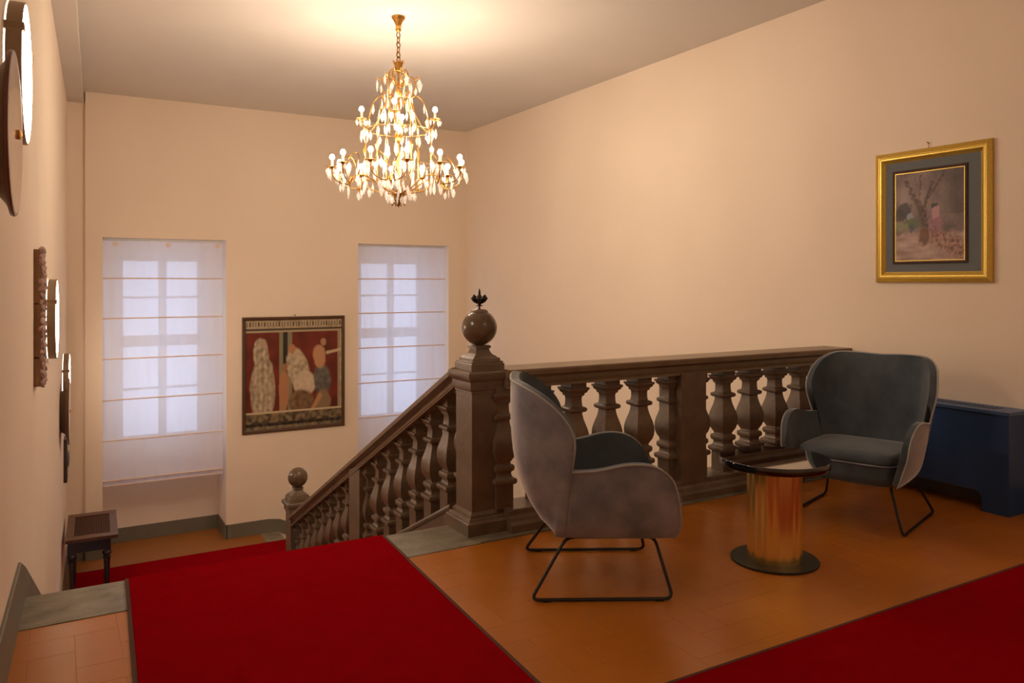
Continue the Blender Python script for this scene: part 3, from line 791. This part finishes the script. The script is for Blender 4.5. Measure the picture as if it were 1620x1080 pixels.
for k in range(4):
    q = MB(); rings = []
    for kk in (k, (k+1) % 4):
        c = cor[kk]; s_ = inn[kk]; rings.append([(c[0]+s_[0]*d, -pr-.001, c[1]+s_[1]*d) for d, pr in pf2])
    q.loft(rings); q.obj('frame_side', 'walnut', rp)
me = paint_mesh('print', 0, 0, 150, 165, redpic, 'print', lambda u, v: (PX0-A.x+.046+(PX1-PX0-.092)*u, -.012, .046+(PZ1-PZ0-.092)*v))
link('print', me, rp)
m = MB(); m.tube([(0, 0, 1.583), (0, -.02, 1.585)], .010, 6); m.obj('hanging_nail', 'nail', rp)

# ------------------------------------------------------------------ wall lights and wall art on the left wall
TIL = -math.atan(.0365)
def on_left(name, y, z): 
    return empty(name, (lx(y), y, z), TIL)
def sconce(y, z, r, label):
    o = on_left('wall_light', y, z); tag(o, label, 'wall light', 'round wall lights')
    q = MB(); q.lathe([(.001, -.001), (r*.55, -.001), (r*.55, .003), (.001, .003)], 40, axis='x'); q.obj('back_plate', 'drum', o, smooth=True, angle=30)
    q = MB(); q.lathe([(.001, .003), (r*.96, .003), (r*.96, .0055), (.001, .0055)], 48, axis='x'); q.obj('rear_diffuser', 'rearlight', o)
    # drum side wall, open ring
    q = MB(); rings = []
    n = 64
    prof = [(r*.975, .0056), (r, .0056), (r, .060), (r*.975, .060)]
    for i in range(n):
        a = 2*pi*i/n; rings.append([(h, rr*cos(a), rr*sin(a)) for rr, h in prof])
    rings.append(rings[0]); q.loft(rings, caps=False); q.obj('drum_side', 'drum', o, smooth=True, angle=30)
    q = MB(); q.lathe([(.001, .0120), (r*.974, .0120), (r*.974, .058), (r*.93, .0605), (.001, .0615)], 64, axis='x'); q.obj('front_diffuser', 'ringlight', o)
    zz_ = r*.45; hw = sqrt(r*r-zz_*zz_)+.004
    for sg in (-1, 1):
        q = MB(); q.box(.0, .0665, min(sg*hw, sg*(hw-.012)), max(sg*hw, sg*(hw-.012)), zz_-.016, zz_+.016)
        q.obj('side_clip', 'drum', o, bevel=.001, seg=1)
        q = MB(); q.box(.0606, .0665, min(sg*(hw-.0121), sg*(hw-.06)), max(sg*(hw-.0121), sg*(hw-.06)), zz_-.016, zz_+.016)
        q.obj('front_clip', 'drum', o, bevel=.001, seg=1)
    return o
sconce(3.79, 2.35, .285, 'round lit wall light behind the big pink ceramic disc')
sconce(6.65, 1.23, .29, 'round lit wall light beside the stone relief panel')
sconce(9.72, .43, .30, 'round lit wall light low on the wall above the flared dish')

def dish(y, z, R_, prj, neck, label, name):
    o = on_left(name, y, z); tag(o, label, 'wall art')
    q = MB(); q.lathe([(.001, -.001), (neck, -.001), (neck*1.03, prj*.25), (neck*1.12, prj*.5), (R_*.86, prj*.72), (R_*.96, prj*.82), (R_*.5, prj*.86), (.001, prj*.86)], 56, axis='x'); q.obj('flared_body', 'ceramic_side', o, smooth=True, angle=40)
    q = MB(); q.lathe([(R_*.90, prj*.80), (R_*.985, prj*.82), (R_, prj*.88), (R_*.99, prj*.95), (R_*.93, prj*.96), (R_*.9, prj*.88)], 64, axis='x'); q.obj('rim', 'ceramic_rim', o, smooth=True, angle=60)
    q = MB(); q.lathe([(.001, prj*.84), (R_*.95, prj*.84), (R_*.955, prj*.96), (R_*.8, prj*.985), (R_*.4, prj*1.0), (.001, prj*1.0)], 56, axis='x'); q.obj('glazed_face', 'ceramic', o, smooth=True, angle=40)
    q = MB(); q.lathe([(.001, prj*.98), (.014, prj*.98), (.016, prj*1.06), (.008, prj*1.12), (.001, prj*1.12)], 14, axis='x'); q.obj('centre_knob', 'gilt', o, smooth=True)
    return o
dish(2.80, 1.945, .248, .100, .165, 'large glossy pink ceramic disc flaring from the wall by the first wall light', 'ceramic_disc')
dish(8.95, .215, .33, .085, .20, 'flared brown dish mounted below the lowest wall light', 'wall_dish')
o = on_left('wall_plaque', 9.95, -.45); tag(o, 'narrow dark bronze plaque below the flared dish', 'wall art')
m = MB(); m.box(0, .035, -.14, .14, -.235, .235); pl = m.obj('backing_board', 'bronze', o, bevel=.004)
m = MB(); m.lathe([(.001, .035), (.10, .035), (.08, .048), (.05, .052), (.001, .055)], 20, axis='x'); m.obj('boss', 'bronze', o, smooth=True)

rl = on_left('relief_panel', 5.28, 1.30); tag(rl, 'tall relief of rough reddish stones on thick wooden blocks between two wall lights', 'wall art')
for a, b in ((-.39, -.23), (-.225, .075), (.08, .385)):
    m = MB(); m.box(0, .034, -.12, .12, a, b); m.obj('wooden_block', 'oak', rl, bevel=.003)
rnd = random.Random(3)
base = []
for sh in range(5):
    q = bmesh.new(); bmesh.ops.create_icosphere(q, subdivisions=1, radius=1)
    for v in q.verts: v.co *= 1+.6*noise.noise(v.co*1.4+Vector((sh*5, 0, 0)))
    me = bpy.data.meshes.new('stone'); q.to_mesh(me); q.free(); me.materials.append(M['rocks']); base.append(me)
for j in range(22):
    for i in range(6):
        y = -.105+.042*i+rnd.uniform(-.01, .01); z = -.375+.036*j+rnd.uniform(-.010, .010)
        s = link('stone', base[rnd.randrange(5)], rl, (.036+rnd.uniform(0, .004), y, z))
        s.scale = (rnd.uniform(.008, .020), rnd.uniform(.020, .030), rnd.uniform(.018, .030)); s.rotation_euler = (rnd.uniform(0, 6), rnd.uniform(-.3, .3), rnd.uniform(-.3, .3))

# ------------------------------------------------------------------ bench on the lower landing
bn = empty('cane_bench', (lx(9.7)+.015, 9.20, ZL+.0125), TIL); tag(bn, 'dark walnut bench with a cane panel against the wall on the lower landing', 'bench')
Lb, Wb, Hb = 1.02, .485, .745
f = MB()
for x0, x1, y0, y1 in ((0, Wb, 0, .13), (0, Wb, Lb-.13, Lb), (0, .075, .13, Lb-.13), (Wb-.075, Wb, .13, Lb-.13)):
    q = MB(); q.box(x0, x1, y0, y1, Hb-.035, Hb); q.obj('top_rail', 'stool', bn, bevel=.004)
q = MB(); q.box(.075, Wb-.075, .13, Lb-.13, Hb-.032, Hb-.024); cn = q.obj('cane_panel', 'stoolleg', bn)
for k in range(15):
    x = .085+k*.0225; q = MB(); q.box(x, x+.013, .13, Lb-.13, Hb-.024, Hb-.012); q.obj('cane_strand', 'cane', cn, bevel=.002, seg=1)
for k in range(30):
    y = .14+k*.0255; q = MB(); q.box(.075, Wb-.075, y, y+.007, Hb-.020, Hb-.009); q.obj('cross_strand', 'cane', cn)
for x0, x1, y0, y1 in ((.02, Wb-.075, .02, .045), (.02, Wb-.075, Lb-.045, Lb-.02), (.02, .045, .045, Lb-.045), (Wb-.10, Wb-.075, .045, Lb-.045)):
    q = MB(); q.box(x0, x1, y0, y1, Hb-.145, Hb-.035); q.obj('apron', 'stoolleg', bn, bevel=.003)
LEG = [(.018, 0), (.022, .03), (.018, .035), (.032, .50), (.040, .505), (.040, .515), (.030, .522), (.028, .530), (.044, .545), (.046, .565), (.036, .58), (.036, .585)]
for x, y in ((.06, .06), (Wb-.105, .06), (.06, Lb-.06), (Wb-.105, Lb-.06)):
    q = MB(); q.lathe(LEG, 14, (x, y, 0)); q.box(x-.036, x+.036, y-.036, y+.036, .585, Hb-.036); q.obj('leg', 'stoolleg', bn, smooth=True, angle=35)

# ------------------------------------------------------------------ chandelier
CH = Vector((2.575, 6.43, CE))
cd = empty('chandelier', CH); tag(cd, 'gilded two-tier crystal chandelier with lit candle bulbs hanging over the stairs', 'chandelier')
def Z(zy): return (446-(10+zy/3.178))*.00553+1.5-CE     # local z from the measured picture height
vdir = atan2(-CH.y, -CH.x)                            # towards the viewer position in plan
def pol(r, a, z): return (r*cos(a), r*sin(a), z)
# canopy, chain
q = MB(); q.lathe([(.055, 0), (.060, -.008), (.058, -.018), (.040, -.040), (.026, -.075), (.022, -.105), (.026, -.112), (.018, -.130), (.006, -.138)], 20); q.obj('ceiling_cup', 'gilt', cd, smooth=True)
z = -.135
for k in range(7):
    h = .054 if k < 5 else .075; w_ = .017 if k < 5 else .026
    pts = []
    for i in range(12):
        a = 2*pi*i/12; x = w_*cos(a); zz2 = z-h/2+(h/2)*sin(a)
        pts.append((x, 0, zz2) if k % 2 else (0, x, zz2))
    q = MB(); q.tube(pts, .0048, 6, closed=True); l = q.obj('chain_link', 'darkgilt', cd, smooth=True); l.rotation_euler = (0, 0, vdir+.6)
    z -= h-.011
ztop = z+.01
zc = Z(275)
q = MB(); q.tube([(0, 0, ztop+.02), (0, 0, Z(960))], .009, 8)
q.lathe([(.010, Z(330)), (.026, Z(325)), (.030, Z(300)), (.034, Z(285)), (.024, Z(280)), (.012, Z(276))], 12)
q.lathe([(.012, Z(460)), (.030, Z(448)), (.034, Z(430)), (.016, Z(415))], 12)
q.lathe([(.010, Z(690)), (.028, Z(680)), (.036, Z(650)), (.020, Z(630)), (.010, Z(620))], 12)
q.obj('stem', 'gilt', cd, smooth=True)
for k in range(6):
    a = k*pi/3; q = MB(); q.tube([pol(.026, a, Z(305)), pol(.036, a, Z(285)), pol(.05, a, Z(276)), pol(.052, a, Z(284))], [.007, .009, .006, .002], 6); q.obj('crown_leaf', 'gilt', cd, smooth=True)
# scrolled crown rods and cage ribs
rods = [(.012, Z(395)), (.040, Z(400)), (.075, Z(375)), (.082, Z(340)), (.062, Z(318)), (.045, Z(330))]
cage = [(.055, Z(372)), (.105, Z(355)), (.140, Z(372)), (.150, Z(400)), (.125, Z(440)), (.105, Z(475)), (.12, Z(520))]
low = [(.10, Z(465)), (.16, Z(450)), (.215, Z(480)), (.245, Z(540)), (.275, Z(610)), (.285, Z(680)), (.285, Z(760)), (.290, Z(830)), (.275, Z(900)), (.22, Z(925)), (.10, Z(940)), (.02, Z(945))]
crystals = []
for k in range(6):
    a = vdir+radians(22)+k*pi/3
    q = MB()
    q.tube(crom([pol(r, a, zz3) for r, zz3 in rods], 4), .0055, 6)
    q.tube(crom([pol(r, a, zz3) for r, zz3 in cage], 4), .006, 6)
    q.tube(crom([pol(r, a, zz3) for r, zz3 in low], 4), .0052, 6)
    q.obj('scroll_rib', 'gilt', cd, smooth=True)
    q = MB(); q.tube([pol(.14, a, Z(372)), pol(.17, a, Z(358)), pol(.185, a, Z(366))], [.006, .008, .002], 6)
    q.tube([pol(.285, a, Z(690)), pol(.30, a, Z(720)), pol(.283, a, Z(760))], [.004, .012, .003], 6)
    q.obj('gilt_leaf', 'gilt', cd, smooth=True)
for zr, rr in ((Z(465), .105), (Z(625), .280), (Z(800), .289)):
    q = MB(); q.tube([pol(rr, 2*pi*i/36, zr) for i in range(36)], .003, 5, closed=True); q.obj('cage_hoop', 'gilt', cd, smooth=True)
# bottom bowl
q = MB(); q.lathe([(.001, Z(1010)), (.010, Z(1005)), (.018, Z(985)), (.040, Z(975)), (.046, Z(955)), (.058, Z(948)), (.060, Z(942)), (.02, Z(938)), (.001, Z(938))], 20); q.obj('bottom_bowl', 'darkgilt', cd, smooth=True)
for k in range(8):
    a = k*pi/4; q = MB(); q.tube([pol(.02, a, Z(985)), pol(.045, a, Z(990)), pol(.062, a, Z(1002)), pol(.066, a, Z(990))], [.004, .007, .005, .002], 5); q.obj('bowl_leaf', 'darkgilt', cd, smooth=True)
# candle units
bulb_me = None
sb_ = bmesh.new(); bmesh.ops.create_icosphere(sb_, subdivisions=2, radius=.021)
for v in sb_.verts:
    if v.co.z > 0: v.co.z *= 1.35
bulb_me = bpy.data.meshes.new('bulb'); sb_.to_mesh(bulb_me); sb_.free(); bulb_me.materials.append(M['bulb'])
bulb_me.polygons.foreach_set('use_smooth', [True]*len(bulb_me.polygons))
def sleeve_mesh():
    q = MB(); q.lathe([(.011, 0), (.011, .058), (.013, .060), (.013, .066), (.001, .066)], 12); return q.mesh('candle_sleeve', 'sleeve', smooth=True, angle=40)
def pan_mesh():
    q = MB(); q.lathe([(.004, -.012), (.014, -.010), (.020, -.002), (.042, .002), (.050, .008), (.048, .010), (.04, .005), (.016, .003), (.001, .003)], 20); return q.mesh('drip_pan', 'gilt', smooth=True, angle=50)
SM, PM = sleeve_mesh(), pan_mesh()
def crystal_mesh(kind):
    q = bmesh.new()
    if kind == 0: pr = [(.001, 0), (.019, -.030), (.012, -.058), (.001, -.078)]
    elif kind == 1: pr = [(.001, 0), (.013, -.016), (.013, -.030), (.001, -.050)]
    else: pr = [(.001, 0), (.010, -.014), (.016, -.060), (.001, -.098)]
    mb = MB(); rings = []
    for r, zz4 in pr: rings.append([(r*cos(pi*i/3), .45*r*sin(pi*i/3), zz4) for i in range(6)])
    mb.loft(rings); mb.tube([(0, 0, .012), (0, 0, 0)], .0012, 4)
    return mb.mesh('crystal_pendant', 'crystal')
CM = [crystal_mesh(k) for k in range(3)]
rc2 = random.Random(11); ncr = [0]
def crys(r, a, z, kind, par=cd, sc=1.0):
    o = link('crystal_pendant', CM[kind], par, pol(r, a, z)); o.rotation_euler = (0, 0, rc2.uniform(0, 6.28)); s = sc*rc2.uniform(.85, 1.15); o.scale = (s, s, s); ncr[0] += 1
def candle(r, a, zb, npend, kinds=(1, 1)):
    """zb: local height of the bulb centre"""
    o = empty('candle_light'); o.parent = cd; o.location = pol(r, a, zb-.088)
    link('drip_pan', PM, o); link('candle_sleeve', SM, o); b = link('bulb', bulb_me, o, (0, 0, .088))
    for k in range(npend):
        aa = 2*pi*(k+.5)/npend; c = link('crystal_pendant', CM[kinds[k % 2]], o, (.044*cos(aa), .044*sin(aa), -.002)); c.rotation_euler = (0, 0, aa+rc2.uniform(-.5, .5)); s = rc2.uniform(.85, 1.15); c.scale = (s, s, s); ncr[0] += 1
ZLo = Z(773); ZUp = Z(520)
# lower tier: six arms, each forked into two lights. Angle 0 = towards the viewer, positive to the viewer's right
for k in range(6):
    base_a = vdir+radians(-8*-1*-1)+k*pi/3
    base_a = vdir-radians(8)*(-1)*(-1)+k*pi/3
    arm = empty('forked_arm'); arm.parent = cd
    q = MB()
    q.tube(crom([pol(.02, base_a, Z(945)), pol(.14, base_a, Z(915)), pol(.26, base_a, Z(870)), pol(.36, base_a, Z(860)), pol(.43, base_a, Z(880))], 5), .006, 6)
    for s in (-1, 1):
        aa = base_a+s*radians(15)
        q.tube(crom([pol(.40, base_a, Z(872)), pol(.44, base_a+s*radians(5), Z(905)), pol(.52, base_a+s*radians(12), Z(892)), pol(.562, aa, Z(860)), pol(.565, aa, ZLo-.10)], 5), .0055, 6)
        q.tube(crom([pol(.36, base_a, Z(862)), pol(.385, base_a+s*radians(9), Z(790)), pol(.42, base_a+s*radians(14), Z(765)), pol(.47, base_a+s*radians(14), Z(775)), pol(.50, base_a+s*radians(13), Z(800))], 5), [.004]*21, 6)
    q.obj('arm_scroll', 'darkgilt', arm, smooth=True)
    q = MB(); q.tube([pol(.43, base_a, Z(875)), pol(.445, base_a, Z(905)), pol(.43, base_a, Z(940))], [.005, .012, .001], 6); q.obj('arm_leaf', 'darkgilt', arm, smooth=True)
    for s in (-1, 1): candle(.565, base_a+s*radians(15), ZLo, 6, (1, 2))
    crys(.45, base_a, Z(915), 0); crys(.36, base_a+.1, Z(880), 2); crys(.30, base_a-.05, Z(880), 0, sc=1.2)
    crys(.52, base_a+.12, Z(900), 2); crys(.50, base_a-.17, Z(905), 0); crys(.40, base_a+.2, Z(800), 2); crys(.42, base_a-.2, Z(795), 0)
for k in range(4):
    a = vdir-radians(6)+k*pi/2
    q = MB(); q.tube(crom([pol(.105, a, Z(470)), pol(.16, a, Z(560)), pol(.24, a, Z(625)), pol(.30, a, Z(610)), pol(.32, a, ZUp-.10)], 5), .0052, 6); q.obj('upper_arm', 'gilt', cd, smooth=True)
    candle(.32, a, ZUp, 7, (1, 1))
    crys(.30, a, Z(615), 0, sc=1.1); crys(.24, a+.12, Z(630), 0); crys(.33, a-.12, Z(620), 2)
for k in range(6):
    a = vdir+radians(22)+k*pi/3
    crys(.185, a, Z(366), 0, sc=1.35); crys(.15, a+.3, Z(400), 0); crys(.125, a+.5, Z(445), 2)
    for zz5, rr, kd in ((490, .225, 2), (560, .255, 0), (630, .288, 2), (700, .295, 0), (775, .297, 2), (850, .293, 0), (915, .25, 0)):
        crys(rr, a+rc2.uniform(-.12, .12), Z(zz5), kd, sc=1.1)
    for zz5, rr, kd in ((520, .13, 2), (600, .12, 0), (690, .11, 2), (780, .13, 0), (860, .14, 2), (930, .12, 0)):
        crys(rr, a+.52+rc2.uniform(-.2, .2), Z(zz5), kd, sc=1.15)
for k in range(9): crys(.060, k*2*pi/9, Z(955), 0)
for k in range(10): crys(.289, vdir+k*2*pi/10+.2, Z(803), 2, sc=1.1); crys(.28, vdir+k*2*pi/10, Z(630), 0)
# stacked crystals in the centre column
for zz6 in (470, 500, 560, 600, 740, 800, 850, 900):
    crys(.018, rc2.uniform(0, 6), Z(zz6), 0, sc=1.5)
print('crystals', ncr[0])

# ------------------------------------------------------------------ unseen fill lamp, added to brighten surfaces facing the camera
gl = empty('added_fill_lamp', (3.1, -0.9, CE)); tag(gl, 'added globe fill light hung out of view behind the viewer', 'fill light')
q = MB(); q.lathe([(.001, 0), (.10, 0), (.10, -.02), (.02, -.05), (.012, -.30), (.05, -.32), (.05, -.35), (.001, -.35)], 24); q.obj('mounting', 'gilt', gl, smooth=True, angle=40)
q = MB(); q.lathe([(.18*sin(a), -.50+.18*cos(a)) for a in [pi*k/16*.98+.03 for k in range(17)]], 32)
M['globe'] = emis('fill_glow', (1.0, 0.79, 0.60), FILL_E*6)
q.obj('fill_globe', 'globe', gl, smooth=True)
